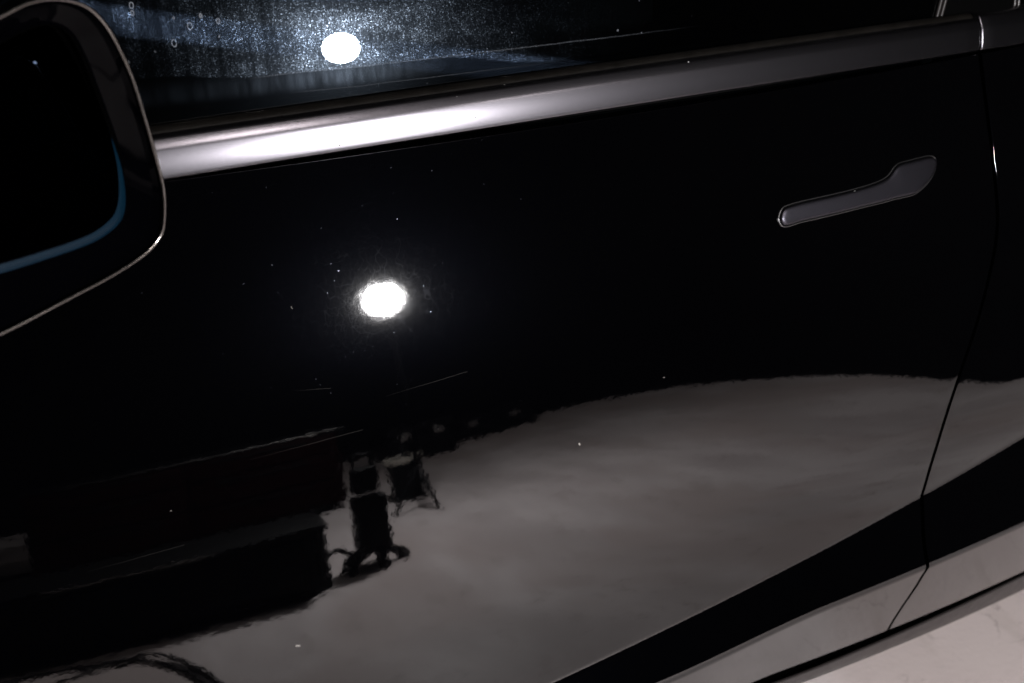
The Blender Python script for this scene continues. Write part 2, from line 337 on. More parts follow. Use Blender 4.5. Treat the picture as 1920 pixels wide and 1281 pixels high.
def wall_mat():
    return with_grain('matt_black_wall_paint', (0.0016, 0.0016, 0.002), 0.95, ior=1.15, amp=0.3, scale=3)
WALL = wall_mat()
def floor_mat():
    m, nt, p = principled('pale_concrete', (0.5, 0.46, 0.45), 0.62)
    v = coords(nt)
    vd = coords(nt, (1.35, 0.40, 1)); n1 = noise(nt, vd, 2.2, 6, 0.55); n2 = noise(nt, vd, 9, 6, 0.6); n3 = noise(nt, v, 60, 4, 0.6); n4 = noise(nt, coords(nt, (1.35, 0.42, 1), (7, 3, 0)), 1.3, 4, 0.5)
    def mix(f, a, b):
        n = N(nt, 'ShaderNodeMix', data_type='RGBA')
        if isinstance(f, float): n.inputs[0].default_value = f
        else: L(nt, f, n.inputs[0])
        for i, q in ((6, a), (7, b)):
            if isinstance(q, tuple): n.inputs[i].default_value = (*q, 1)
            else: L(nt, q, n.inputs[i])
        return n.outputs[2]
    c = mix(maprange(nt, n1, 0.35, 0.65), (0.48, 0.43, 0.425), (0.63, 0.575, 0.57))
    c = mix(maprange(nt, n4, 0.46, 0.62, 0.0, 0.75), c, (0.45, 0.38, 0.365))
    c = mix(maprange(nt, n2, 0.54, 0.70, 0.0, 0.4), c, (0.34, 0.29, 0.27))
    c = mix(maprange(nt, n3, 0.55, 0.75, 0.0, 0.25), c, (0.38, 0.34, 0.33))
    # hairline cracks
    vo = nt.nodes.new('ShaderNodeTexVoronoi'); vo.feature = 'DISTANCE_TO_EDGE'; vo.inputs['Scale'].default_value = 5.5
    wv = N(nt, 'ShaderNodeVectorMath', operation='ADD'); ns = nt.nodes.new('ShaderNodeTexNoise'); ns.inputs['Scale'].default_value = 14; ns.inputs['Detail'].default_value = 5
    L(nt, v, ns.inputs['Vector']); sc_ = N(nt, 'ShaderNodeVectorMath', operation='SCALE'); sc_.inputs['Scale'].default_value = 0.16
    L(nt, ns.outputs['Color'], sc_.inputs[0]); L(nt, v, wv.inputs[0]); L(nt, sc_.outputs[0], wv.inputs[1]); L(nt, wv.outputs[0], vo.inputs['Vector'])
    ck = math_n(nt, 'MULTIPLY', maprange(nt, vo.outputs['Distance'], 0.0, 0.018, 1.0, 0.0), maprange(nt, n2, 0.48, 0.60))
    c = mix(math_n(nt, 'MULTIPLY', ck, 0.6), c, (0.25, 0.21, 0.20))
    L(nt, c, p.inputs['Base Color'])
    b = N(nt, 'ShaderNodeBump'); b.inputs['Strength'].default_value = 0.35; b.inputs['Distance'].default_value = 0.002
    L(nt, n3, b.inputs['Height']); L(nt, b.outputs[0], p.inputs['Normal'])
    return m
FLOOR = floor_mat()

# ------------------------------------------------------------------ the room
def room():
    bm = bmesh.new(); bmesh.ops.create_grid(bm, x_segments=8, y_segments=8, size=1)
    for v in bm.verts: v.co = Vector((-1.0+v.co.x*WX, -1.2+v.co.y*4.6, 0))
    struct(bm_obj('floor', bm, FLOOR, smooth=False))
WX = 6.0
X_WALL = 3.2; Y_WALL = -5.0
room()
# one black wall sweeping round the corner of the room
_w = spline([(-6.9, -5.15), (-3.0, -5.15), (0.0, -5.15), (1.6, -5.15), (2.45, -5.08), (3.02, -4.72), (3.42, -3.95), (3.46, -2.95), (3.34, -2.0), (3.18, -1.28), (3.0, -0.5), (2.92, 0.4), (2.9, 3.3)], 10)
_n = np.zeros_like(_w); _t = np.gradient(_w, axis=0); _t /= np.linalg.norm(_t, axis=1)[:, None]; _n = np.stack([_t[:, 1], -_t[:, 0]], 1)
_m = len(_w); _vs = [(x, y, z) for z in (-0.02, 3.2) for x, y in _w]+[(x+n_[0]*0.12, y+n_[1]*0.12, z) for z in (-0.02, 3.2) for (x, y), n_ in zip(_w, _n)]
_fs = []
for i in range(_m-1):
    _fs += [(i, i+1, _m+i+1, _m+i), (2*_m+i, 3*_m+i, 3*_m+i+1, 2*_m+i+1), (_m+i, _m+i+1, 3*_m+i+1, 3*_m+i)]
struct(mesh_obj('wall', _vs, _fs, WALL))

# ------------------------------------------------------------------ body surface of the car side
ZT, ZB = 1.074, 0.425                         # top and bottom of the sheet metal
TK = np.array([(1.12, 20), (1.022, 20), (0.944, 18.0), (0.866, 13.6), (0.788, 11.2), (0.710, 9.7), (0.655, 5.0), (0.60, -2), (0.55, -6)])
XG = np.linspace(-1.3, 2.6, 157); ZG = np.linspace(ZT, 0.28, 1060)
RPLAN = 6.0; XC = 0.6
def crease(x): return 0.600+0.098*(np.clip(x, -0.6, 1.6)-0.61)
Z_SH = 0.5555; TUCK = 22
def tilt(x, z):
    zc = crease(x); wgt = np.clip((0.86-z)/(0.86-zc), 0, 1.0); zz = z-(zc-0.60)*wgt
    t = np.interp(-zz, -TK[:, 0], TK[:, 1])
    s = lambda a: a*a*(3-2*a)
    k = s(np.clip((zc+0.003-z)/0.004, 0, 1)); t = t*(1-k)+27*k          # concave sweep into the ledge
    k = s(np.clip((Z_SH-0.012*s(np.clip((0.72-x)/0.25, 0, 1))+0.007-z)/0.012, 0, 1)); t = t*(1-k)-TUCK*k        # round over the ledge, then tuck under
    return t
YG = np.zeros((len(XG), len(ZG))); dz = ZG[0]-ZG[1]
for i, x in enumerate(XG):
    t = np.array([tilt(x, z) for z in ZG]); kern = np.hanning(9); kern /= kern.sum()
    tp = np.convolve(np.pad(t, 4, mode='edge'), kern, 'valid')
    YG[i] = 0.779-np.concatenate([[0], np.cumsum(np.tan(np.radians((tp[1:]+tp[:-1])/2))*dz)])+(x-XC)**2/(2*RPLAN)-0.006
def ysurf(x, z):
    fi = np.clip((x-XG[0])/(XG[1]-XG[0]), 0, len(XG)-1.001); fj = np.clip((ZG[0]-z)/dz, 0, len(ZG)-1.001)
    i, j = int(fi), int(fj); a, b = fi-i, fj-j
    return YG[i, j]*(1-a)*(1-b)+YG[i+1, j]*a*(1-b)+YG[i, j+1]*(1-a)*b+YG[i+1, j+1]*a*b
def nsurf(x, z, e=0.002):
    n = np.array([(ysurf(x+e, z)-ysurf(x-e, z))/(2*e), -1.0, (ysurf(x, z+e)-ysurf(x, z-e))/(2*e)])
    return n/np.linalg.norm(n)
def ray(px, py): return AX @ np.array([px-960.0, py-640.5, F_PX])
def on_surf(px, py):
    d = ray(px, py); s = 0.7/d[1]
    for _ in range(60):
        p = CAM+d*s; s += (ysurf(p[0], p[2])-p[1])/d[1]*0.7
    return CAM+d*s
def on_plane(px, py, Y): d = ray(px, py); return CAM+d*(Y/d[1])

# scratches, grit and a painted bench-edge reflection in the clearcoat, (x0, z0, x1, z1, half width, strength)
MARKS = []
for (a, b, wd, st) in (((724, 743), (876, 697), 0.00030, 0.045), ((470, 862), (680, 806), 0.00055, 0.022), ((552, 733), (620, 728), 0.00028, 0.035), ((165, 1072), (345, 1022), 0.0005, 0.016),  # last mark here paints the reflected top edge of the bench
                       ((1086, 832), (1087, 834), 0.0013, 0.5), ((556, 1211), (561, 1211), 0.0016, 0.35), ((1244, 708), (1246, 708), 0.0008, 0.2), ((546, 575), (548, 579), 0.0005, 0.2), ((320, 958), (321, 958), 0.0008, 0.2)):
    p, q = on_surf(*a), on_surf(*b); MARKS.append((p[0], p[2], q[0], q[2], wd, st))
PAINT = car_paint()

# seam between front and rear door, measured down the side
SEAM_PX = [(1838, 100), (1846, 170), (1855, 240), (1864, 320), (1872, 400), (1869, 450), (1850, 540), (1828, 620), (1800, 700), (1770, 790), (1742, 880), (1731, 945), (1729, 985), (1733, 1030), (1736, 1068), (1718, 1100), (1690, 1140), (1665, 1180), (1655, 1205)]
_sp = np.array([on_surf(*p) for p in SEAM_PX]); _o = np.argsort(_sp[:, 2]); SZ, SX = _sp[_o, 2], _sp[_o, 0]
def xseam(z): return float(np.interp(z, SZ, SX))
_zz = np.linspace(ZB-0.08, ZT, 300); _xx = np.array([xseam(z) for z in _zz]); _k = np.hanning(31); _k /= _k.sum()
_xs = np.convolve(np.pad(_xx, 15, mode='edge'), _k, 'valid')
def xseam_s(z): return float(np.interp(z, _zz, _xs))


def RS(z): return 1.0 if z > 0.92 else max(0.12, 1-(0.92-z)/0.08)
def zbot(x): return 0.412-0.125*(min(max(x, 0.70), 1.9)-0.79)
def panel(name, xa, xb, parent, rolls=('b',), ncol=110, nrow=420, seam_a=False, seam_b=False, gap=0.0027):
    P = []
    zz = lambda x, v: ZT+(zbot(x)-ZT)*v
    roll = [(0.0003, 0.00005), (0.00005, 0.0003), (0.0, 0.0008), (0.0, 0.019)]       # inset from the edge, depth
    for v in np.linspace(0, 1, nrow):
        xe = 0.9
        for _ in range(6): xe = xseam_s(zz(xe, v))
        a = xe+gap if seam_a else xa; b = xe-gap if seam_b else xb
        xs = list(a+0.0010+(b-a-0.0020)*np.linspace(0, 1, ncol)); line = []
        if seam_a:
            for ins, dep in roll[::-1]: z = zz(a, v); ins *= RS(z); line.append((a+ins, ysurf(a+ins, z)+dep, z))
        for x in xs: z = zz(x, v); line.append((x, ysurf(x, z), z))
        if seam_b:
            for ins, dep in roll: z = zz(b, v); ins *= RS(z); line.append((b-ins, ysurf(b-ins, z)+dep, z))
        P.append(line)
    P = np.array(P)
    # roll the top and the bottom edge inwards
    def edge(row, s):
        out = []
        for ins, dep in ((-0.0001, 0.0001), (-0.0003, 0.0004), (-0.0004, 0.0010), (-0.0004, 0.016)):
            q = row.copy(); q[:, 1] += dep; q[:, 2] += s*(-ins); out.append(q)
        return out
    P = np.concatenate([np.array(edge(P[0], 1)[::-1]), P, np.array(edge(P[-1], -1))])
    o = grid(name, P, PAINT, parent, flip=True)
    bm = bmesh.new(); bm.from_mesh(o.data)
    for e in bm.edges:
        z = e.verts[0].co.z
        if len(e.link_faces) == 2 and (z < 0.92 or z > ZT-0.001) and e.calc_face_angle(0) > math.radians(13): e.smooth = False
    bm.to_mesh(o.data); bm.free(); return o

car = thing('car', 'glossy black car standing side-on with lamp reflected in its front door', 'car', (0.6, 1.2, 0))
front_door = panel('front_door', -0.55, 0, car, seam_b=True, ncol=150)
front_door['label'] = 'black front door panel with satin handle'
rear_door = panel('rear_door', 0, 2.3, car, seam_a=True, ncol=120)
rear_door['label'] = 'black rear door panel'
fender = panel('fender', -1.25, -0.554, car, ncol=40)
# dark sheet added behind the gaps to block light between the seams
P = []
for v in np.linspace(0, 1, 90):
    row = []
    for x in np.linspace(-1.25, 2.3, 60):
        z = ZT+0.002+(zbot(x)-0.034-ZT)*v; row.append((x, ysurf(min(max(x, -1.2), 2.4), max(z, zbot(x)))+0.020, z))
    P.append(row)
grid('gap_backing', np.array(P), BACKING, car, flip=True)

# ------------------------------------------------------------------ sill below the doors
def sweep(name, prof, xs, fy, matl, parent):
    """prof: list of (dy, z); fy(x) is the base Y"""
    P = np.array([[(x, fy(x)+dy, z) for x in xs] for dy, z in prof]); return grid(name, P, matl, parent, flip=True)
XS = np.linspace(-1.2, 2.4, 90)
def sill_pt(x, dy, f, up): h = 0.029+0.034*(min(max(x, 0.7), 1.9)-0.79); return (x, ysurf(x, zbot(x))+0.002+dy, zbot(x)-0.0205+0.02*(min(max(x, 0.79), 1.2)-0.79)-f*h+up)
P = np.array([[sill_pt(x, dy, f, up) for x in XS] for dy, f, up in [(0.0062, 0.6, 0), (0.0040, 0.02, 0), (0.0030, 0, 0.0002), (0.0012, 0, 0), (0.0005, 0.04, 0), (0.001, 0.12, 0), (0.004, 0.5, 0), (0.007, 0.85, 0), (0.009, 0.95, 0), (0.013, 1.05, 0), (0.02, 1.1, 0), (0.10, 1.1, 0), (0.60, 1.1, 0)]])
sill = grid('sill', P, SILL, car, flip=True)
box('underbody', -1.2, 2.4, 0.95, 2.5, 0.26, 0.30, RUBBER, car, bev=0)

# ------------------------------------------------------------------ belt moulding and window seal
ymold = lambda x: ysurf(x, ZT)
def zmold(x): return 1.35-(0.269/0.78)*(ymold(x)+0.0005)      # height of the lower edge
def mould(name, x0, x1, parent, top=0.0, n=60):
    xs = np.linspace(x0, x1, n); prof = []
    # (dy inwards, dz up): lower lip, broad nearly flat face leaning inwards, shoulder, inward roll
    pr = [(0.012, -0.0022), (0.002, -0.0022), (0.0000, -0.0014), (-0.0012, 0.0), (-0.0012, 0.0012)]
    yy, zz = -0.0012, 0.0012
    face = 0.0185
    for k in range(14):
        t = math.radians(7+11*k/13); h = face/14; zz += h; yy += math.tan(t)*h; pr.append((yy, zz))
    for k in range(6):
        t = math.radians(25+9*k/5); h = (0.0075+top)/6; zz += h; yy += math.tan(t)*h; pr.append((yy, zz))
    for k in range(4):
        t = math.radians(55+9*k); h = 0.0004; zz += h; yy += math.tan(t)*h; pr.append((yy, zz))
    pr.append((yy+0.012, zz)); 
    P = np.array([[(x, ymold(x)+dy, zmold(x)+dz_) for x in xs] for dy, dz_ in pr])
    o = grid(name, P, MOULD, parent, flip=True)
    # end caps
    me = o.data; bm = bmesh.new(); bm.from_mesh(me); bm.verts.ensure_lookup_table(); R, C_ = P.shape[:2]
    for j in (0, C_-1):
        bm.verts.index_update(); bm.verts.ensure_lookup_table(); vs = [bm.verts[i*C_+j] for i in range(R)]
        sgn = -1 if j == 0 else 1
        for ox, oy in ((0.0010, 0.0002), (0.0009, 0.0005), (0.0006, 0.0008), (0.0002, 0.0016)):
            e = bmesh.ops.extrude_vert_indiv(bm, verts=vs)['verts']
            for v_, s_ in zip(e, vs): v_.co = s_.co+Vector((sgn*ox, oy, 0))
            for a in range(R-1): bm.faces.new((vs[a], vs[a+1], e[a+1], e[a]) if sgn < 0 else (vs[a], e[a], e[a+1], vs[a+1]))
            vs = e
        f = bm.faces.new(e)
    bmesh.ops.recalc_face_normals(bm, faces=bm.faces[:]); bm.to_mesh(me); bm.free()
    me.polygons.foreach_set('use_smooth', [True]*len(me.polygons)); return sharp(o, 40)
XM = float(on_plane(1838, 92, ymold(0.95))[0])
XM0 = float(on_plane(292, 330, ymold(0.13))[0])
belt = mould('belt_moulding', -0.58, XM-0.0042, car)
belt['label'] = 'satin black moulding under the front window'
mould('belt_moulding', XM+0.0030, 2.3, car, top=0.004, n=70)['label'] = 'satin black moulding under the rear window'
def zm(x): return zmold(x)+0.0272
seal_pr = [(0.012, -0.004), (0.0125, 0.0005), (0.0135, 0.003), (0.0155, 0.0045), (0.019, 0.0052), (0.0225, 0.0050), (0.0245, 0.004)]
P = np.array([[(x, ymold(x)+dy, zm(x)+dz_) for x in np.linspace(-0.58, XM-0.004, 80)] for dy, dz_ in seal_pr])
grid('window_seal', P, DIRTY_RUBBER, car, flip=True)

# ------------------------------------------------------------------ windows
ZGL = 1.098                       # where the glass drops behind the seal
def gl_y(x, z):
    h = z-1.13; t0 = math.tan(math.radians(GT)); return ymold(x)*GPL+ymold(0.3)*(1-GPL)+0.026+GYAW*(x-0.3)+t0*(z-ZGL)+h*h/(2*GR)-0.03*0.03/(2*GR)
GT, GR, GPL, GYAW = 9.6, 2.2, 1.0, -0.0035
_p = on_plane(700, 121, 0.812); _q = on_plane(700, 157, 0.81); GZ1 = float(_p[2]); GZ2 = float(_q[2]); GZ0 = 1.112
def window(name, x0, x1, parent, matl, lean=0.3, n=70):
    P = []
    for z in np.linspace(ZGL-0.02, 1.50, 60):
        P.append([(x0f+(x1f-x0f)*u, 0, z) for u in np.linspace(0, 1, n) for x0f, x1f in [(x0, x1+lean*(z-1.10))]])
    P = np.array(P)
    for r in P:
        for q in r: q[1] = gl_y(q[0], q[2])
    return grid(name, P, matl, parent)
XP0 = float(on_plane(1733, 50, 0.815)[0]); XP1 = float(on_plane(1893, 22, 0.815)[0])
window('front_window', -0.6, XP0-0.002, car, glass_mat(True), lean=0.35)
window('rear_window', XP1+0.012, 2.2, car, glass_mat(False), lean=0.0)
# pillar cover between the windows, flush and gloss black
P = []
for z in np.linspace(ZGL-0.02, 1.50, 40):
    a = XP0+0.35*(z-1.10)+0.010; b = XP1-0.001+0.06*(z-1.10); P.append([(a+(b-a)*u, gl_y(a+(b-a)*u, z)-0.002, z) for u in np.linspace(0, 1, 12)])
grid('pillar_cover', np.array(P), GLOSSBLACK, car)
for (xb, ln, dx) in ((XP0+0.0005, 0.35, 0), (XP0+0.0068, 0.35, 0), (XP1+0.001, 0.06, 0), (XP1+0.0075, 0.06, 0)):
    pts = [(xb+ln*(z-1.10), gl_y(xb+ln*(z-1.10), z)-0.001, z) for z in np.linspace(1.095, 1.50, 30)]
    tube('window_seal', pts, 0.0022, SILL, car, n=8)
box('cabin_lining', -0.9, 2.3, 1.55, 1.6, 0.5, 1.6, DARKFAB, car, bev=0.01)
box('cabin_lining', -0.9, 2.3, 0.86, 0.93, 0.6, 1.085, DARKFAB, car, bev=0.012)
# front seat seen dimly through the glass
bm = bmesh.new(); box_bm(bm, 0.55, 0.72, 1.0, 1.45, 0.75, 1.38, 0.05, 4)
s_ = bm_obj('seat', bm, DARKFAB, car)
box('headrest', 0.60, 0.70, 1.12, 1.34, 1.40, 1.56, DARKFAB, car, bev=0.03, seg=4)
box('roof', -0.7, 2.3, 0.90, 2.4, 1.50, 1.56, PAINT, car, bev=0.02, seg=4)

# ------------------------------------------------------------------ door handle
HPX = [(1461.0, 411), (1463.5, 400), (1469, 391), (1480, 386), (1500, 380.5), (1528, 374), (1562, 366.5), (1597, 358), (1625, 350), (1647, 342), (1661, 334.5), (1670, 325), (1677, 315), (1686, 308), (1700, 304), (1720, 299), (1740, 294.5), (1750, 297), (1753.5, 306), (1750.5, 320), (1743, 335), (1731, 349), (1716, 361), (1700, 366.5), (1678, 371), (1657, 377), (1610, 388.5), (1566, 399.5), (1530, 408), (1500, 415), (1476, 422.5), (1466, 421)]
hp = np.array([on_surf(*p) for p in HPX])[:, [0, 2]]
hp = spline(hp, 6, closed=True)
def offset_poly(P, d):
    n = len(P); T = np.roll(P, -1, 0)-np.roll(P, 1, 0); T /= np.linalg.norm(T, axis=1)[:, None]
    A = 0.5*np.sum(P[:, 0]*np.roll(P[:, 1], -1)-np.roll(P[:, 0], -1)*P[:, 1]); s = 1 if A > 0 else -1
    Nn = np.stack([-T[:, 1], T[:, 0]], 1)*s; return P+Nn*d      # positive d is inwards
def ring_mesh(name, rings, matl, parent, fill=True):
    vs, fs = [], []; n = len(rings[0][0])
    for P_, h in rings:
        for x, z in P_:
            nn = nsurf(x, z, 0.004); p = np.array([x, ysurf(x, z), z])+nn*h; vs.append(p)
    for i in range(len(rings)-1):
        for k in range(n): fs.append((i*n+k, i*n+(k+1) % n, (i+1)*n+(k+1) % n, (i+1)*n+k))
    bm = bmesh.new(); bv = [bm.verts.new(v) for v in vs]
    for f in fs: bm.faces.new([bv[i] for i in f])
    if fill: bmesh.ops.triangle_fill(bm, use_beauty=True, edges=[bm.edges.get((bv[(len(rings)-1)*n+k], bv[(len(rings)-1)*n+(k+1) % n])) for k in range(n)])
    return bm_obj(name, bm, matl, parent)
h_in = [offset_poly(hp, d) for d in (0.0, 0.0004, 0.0011, 0.0024, 0.0045)]
handle = ring_mesh('door_handle', [(h_in[0], -0.004), (h_in[0], 0.0016), (h_in[1], 0.0024), (h_in[2], 0.0030), (h_in[3], 0.0034), (h_in[4], 0.0036)], HANDLE_M, front_door)
o1, o2, o3 = offset_poly(hp, -0.0004), offset_poly(hp, -0.0011), offset_poly(hp, -0.0018)
ring_mesh('handle_glint_bead', [(o1, -0.001), (o1, 0.0004), (o2, 0.0010), (o3, 0.0004), (o3, -0.001)], GLINT_BEAD, front_door, fill=False)  # bead added round the handle to catch the lamp's glint

# ------------------------------------------------------------------ door mirror
mirror_px_outer = [(302, 352), (303, 410), (296, 440), (270, 472), (210, 512), (120, 560), (0, 622), (-120, 668), (-260, 700), (-340, 640), (-370, 480), (-360, 300), (-320, 220), (-230, 140), (-110, 76), (0, 24), (50, 0), (105, -6), (156, 8), (192, 42), (220, 90), (246, 150), (266, 215), (286, 285)]
mirror_px_glass = [(249, 330), (249, 385), (236, 420), (205, 446), (165, 466), (90, 492), (0, 520), (-110, 548), (-240, 570), (-310, 520), (-330, 420), (-318, 330), (-270, 250), (-170, 182), (-70, 132), (0, 98), (55, 68), (105, 52), (148, 66), (176, 110), (200, 170), (222, 230), (240, 285)]
MA = math.radians(20); MN = np.array([math.sin(MA), -math.cos(MA), 0.0]); MN = MN/np.linalg.norm(MN)
MP = CAM+ray(300, 420)*(0.66/ray(300, 420)[1])
def on_mirror(px, py, off=0.0):
    d = ray(px, py); s = (MP+MN*off-CAM).dot(MN)/d.dot(MN); return CAM+d*s
MU = np.array([math.cos(MA), math.sin(MA), 0]); MV = np.array([0, 0, 1.0])
def to_uv(p): q = p-MP; return np.array([q.dot(MU), q.dot(MV)])
def from_uv(uv, off): return MP+MU*uv[0]+MV*uv[1]+MN*off
OUT = spline(np.array([to_uv(on_mirror(*p)) for p in mirror_px_outer]), 6, True)
GLS = spline(np.array([to_uv(on_mirror(*p)) for p in mirror_px_glass]), 6, True)
def resample(P, n, start):
    d = np.r_[0, np.cumsum(np.linalg.norm(np.roll(P, -1, 0)-P, axis=1))]; Q = np.vstack([P, P[:1]])
    s = np.linspace(0, d[-1], n, endpoint=False); R = np.stack([np.interp(s, d, Q[:, k]) for k in range(2)], 1)
    return R
c0 = OUT.mean(0)
def by_angle(P, n=160):
    a = np.unwrap(np.arctan2(P[:, 1]-c0[1], P[:, 0]-c0[0])); o = np.argsort(np.mod(a, 2*np.pi)); am = np.mod(a, 2*np.pi)[o]; Q = P[o]
    t = np.linspace(0, 2*np.pi, n, endpoint=False)
    return np.stack([np.interp(t, am, Q[:, k], period=2*np.pi) for k in range(2)], 1)
OUT, GLS = by_angle(OUT), by_angle(GLS)
if True:
    def loft(name, rings, matl, parent, fill_last=False, fill_first=False):
        n = len(rings[0][0]); bm = bmesh.new(); bv = [[bm.verts.new(from_uv(q, h)) for q in P_] for P_, h in rings]
        for a, b in zip(bv[:-1], bv[1:]):
            for k in range(n): bm.faces.new((a[k], a[(k+1) % n], b[(k+1) % n], b[k]))
        if fill_last: bm.faces.new(bv[-1])
        if fill_first: bm.faces.new(bv[0])
        return bm_obj(name, bm, matl, parent)
    sc_to = lambda P, k: c0+(P-c0)*k
    side_mirror = link(bpy.data.objects.new('side_mirror', None)); side_mirror.parent = car
    side_mirror['label'] = 'black door mirror with blue-edged glass'
    # shell closing away from the viewer
    shell = [(sc_to(OUT, 0.985), 0.0045), (sc_to(OUT, 0.995), 0.0040), (OUT, 0.0015), (sc_to(OUT, 1.004), -0.004), (sc_to(OUT, 1.0), -0.012), (sc_to(OUT, 0.97), -0.03), (sc_to(OUT, 0.90), -0.052), (sc_to(OUT, 0.76), -0.072), (sc_to(OUT, 0.5), -0.085), (sc_to(OUT, 0.2), -0.090)]
    sh = loft('mirror_shell', shell, HOUSING, side_mirror, fill_last=True)
    mid = OUT*0.5+GLS*0.5
    bez = [(sc_to(OUT, 0.984), 0.0042), (sc_to(OUT, 0.979), 0.0035), (sc_to(OUT, 0.974), 0.0010), (OUT*0.75+GLS*0.25, -0.0022), (mid, -0.0055), (OUT*0.25+GLS*0.75, -0.0090), (GLS, -0.0120), (sc_to(GLS, 0.995), -0.020)]
    sharp(loft('mirror_bezel', bez, BEZEL, side_mirror), 12)
    tube('mirror_trim', [from_uv(q, 0.0034) for q in sc_to(OUT, 0.992)], 0.0013, TRIM, side_mirror, n=8, closed=True)
    def gring(k, kb, off):
        """ring of the glass: scaled by k, a little more (kb) along its lower edge; the glass leans back 7 degrees"""
        out_ = []
        for q in GLS:
            d = q-c0; low = max(0.03, float(np.clip(-d[1]/0.05, 0, 1))**0.7); kk = 1-(1-k)*low if kb else k
            p = c0+d*kk; out_.append(p)
        return np.array(out_), off
    def gloft(name, rings, matl, fill):
        bm = bmesh.new(); bv = [[bm.verts.new(from_uv(q, h-(q[1]-c0[1])*math.tan(math.radians(13)))) for q in P_] for P_, h in rings]; n = len(bv[0])
        for a_, b_ in zip(bv[:-1], bv[1:]):
            for k in range(n): bm.faces.new((a_[k], a_[(k+1) % n], b_[(k+1) % n], b_[k]))
        if fill: bm.faces.new(bv[-1])
        return bm_obj(name, bm, matl, side_mirror)
    gloft('mirror_glass', [gring(0.898, 1, -0.0150), gring(0.88, 1, -0.0148), gring(0.5, 0, -0.0148)], MIRROR_GLASS, True)
    gloft('glass_edge', [gring(0.995, 1, -0.022), gring(0.990, 1, -0.0165), gring(0.982, 1, -0.0150), gring(0.90, 1, -0.0149)], BLUE, False)
    loft('mirror_well', [(sc_to(GLS, 0.998), -0.010), (sc_to(GLS, 1.0), -0.030), (sc_to(GLS, 0.9), -0.034)], BACKING, side_mirror, fill_last=True)
    # foot joining the mirror to the door
    a = from_uv(c0+np.array([0.035, -0.05]), -0.05); b = np.array([0.05, 0.80, 1.075])
    tube('mirror_stalk', [a, a*0.6+b*0.4+np.array([0, 0, -0.012]), a*0.25+b*0.75+np.array([0, 0, -0.008]), b], [0.022, 0.024, 0.027, 0.032], HOUSING, side_mirror, n=20)

# ------------------------------------------------------------------ things standing in the room, seen in the paint
SX_, SY_ = 1.00, -2.34
BX_, BY_ = 0.64, -1.64
lampt = thing('work_light', 'lit round work lamp on a thin black tripod, mirrored as white discs', 'work light', (SX_, SY_, 0))
m, nt, out = mat('lamp_diffuser'); em = N(nt, 'ShaderNodeEmission'); em.inputs[0].default_value = (1.0, 0.985, 0.99, 1); em.inputs[1].default_value = LAMP_L; L(nt, em.outputs[0], out.inputs[0])
bm = bmesh.new(); bmesh.ops.create_icosphere(bm, subdivisions=3, radius=LAMP_R)
for v in bm.verts: v.co += Vector(LAMP)
bm_obj('lamp_diffuser', bm, m, lampt)
_d = np.array([SX_-LAMP[0], SY_-LAMP[1], 0.0]); _d /= np.linalg.norm(_d)
tube('lamp_socket', [tuple(LAMP+_d*0.062), tuple(LAMP+_d*0.075), tuple(LAMP+_d*0.12)], [0.034, 0.034, 0.024], SOOT, lampt, n=24)
tube('boom', [tuple(LAMP+_d*0.118), (SX_, SY_, LAMP[2])], 0.008, SOOT, lampt, n=12)
tube('stand_pole', [(SX_, SY_, 0.10), (SX_, SY_, 0.7), (SX_, SY_, LAMP[2]+0.0)], [0.013, 0.012, 0.010], SOOT, lampt, n=14)
for k in range(3):
    a = math.radians(70+120*k); tube('leg', [(SX_, SY_, 0.30), (SX_+0.07*math.cos(a), SY_+0.07*math.sin(a), 0.12), (SX_+0.13*math.cos(a), SY_+0.13*math.sin(a), 0.010)], 0.010, BLACKBOX, lampt)
can = thing('battery_cart', 'narrow black battery pack on castors beside the low bench', 'battery cart', (BX_, BY_, 0))
box('battery_pack', BX_-0.062, BX_+0.062, BY_-0.05, BY_+0.05, 0.06, 0.33, BLACKBOX, can, bev=0.022, seg=4)
box('battery_pack', BX_-0.05, BX_+0.045, BY_-0.04, BY_+0.04, 0.345, 0.47, BLACKBOX, can, bev=0.02, seg=4)
tube('carry_handle', spline([(BX_-0.035, BY_, 0.46), (BX_-0.035, BY_, 0.52), (BX_+0.03, BY_, 0.525), (BX_+0.03, BY_, 0.46)], 6), 0.008, BLACKBOX, can)
for k, a in enumerate(np.radians([20, 80, 150, 215, 300])):
    rr = [0.10, 0.085, 0.12, 0.10, 0.115][k]; ex, ey = BX_+rr*math.cos(a), BY_+rr*math.sin(a)
    tube('leg', [(BX_, BY_, 0.085), (BX_+0.06*math.cos(a), BY_+0.06*math.sin(a), 0.055), (ex, ey, 0.024)], [0.024, 0.020, 0.016], BLACKBOX, can)
    lathe('castor', [(0.0, 0.0), (0.020, 0.0), (0.025, 0.008), (0.025, 0.026), (0.016, 0.036), (0.0, 0.036)], BLACKBOX, can, n=16, loc=(ex, ey, 0))
hose = tag(tube('hose', spline([(0.44, -1.56, 0.10), (0.50, -1.60, 0.115), (0.54, -1.57, 0.09), (0.60, -1.60, 0.10)], 8), 0.012, CABLE), 'short black hose between the low bench and the battery cart', 'hose')

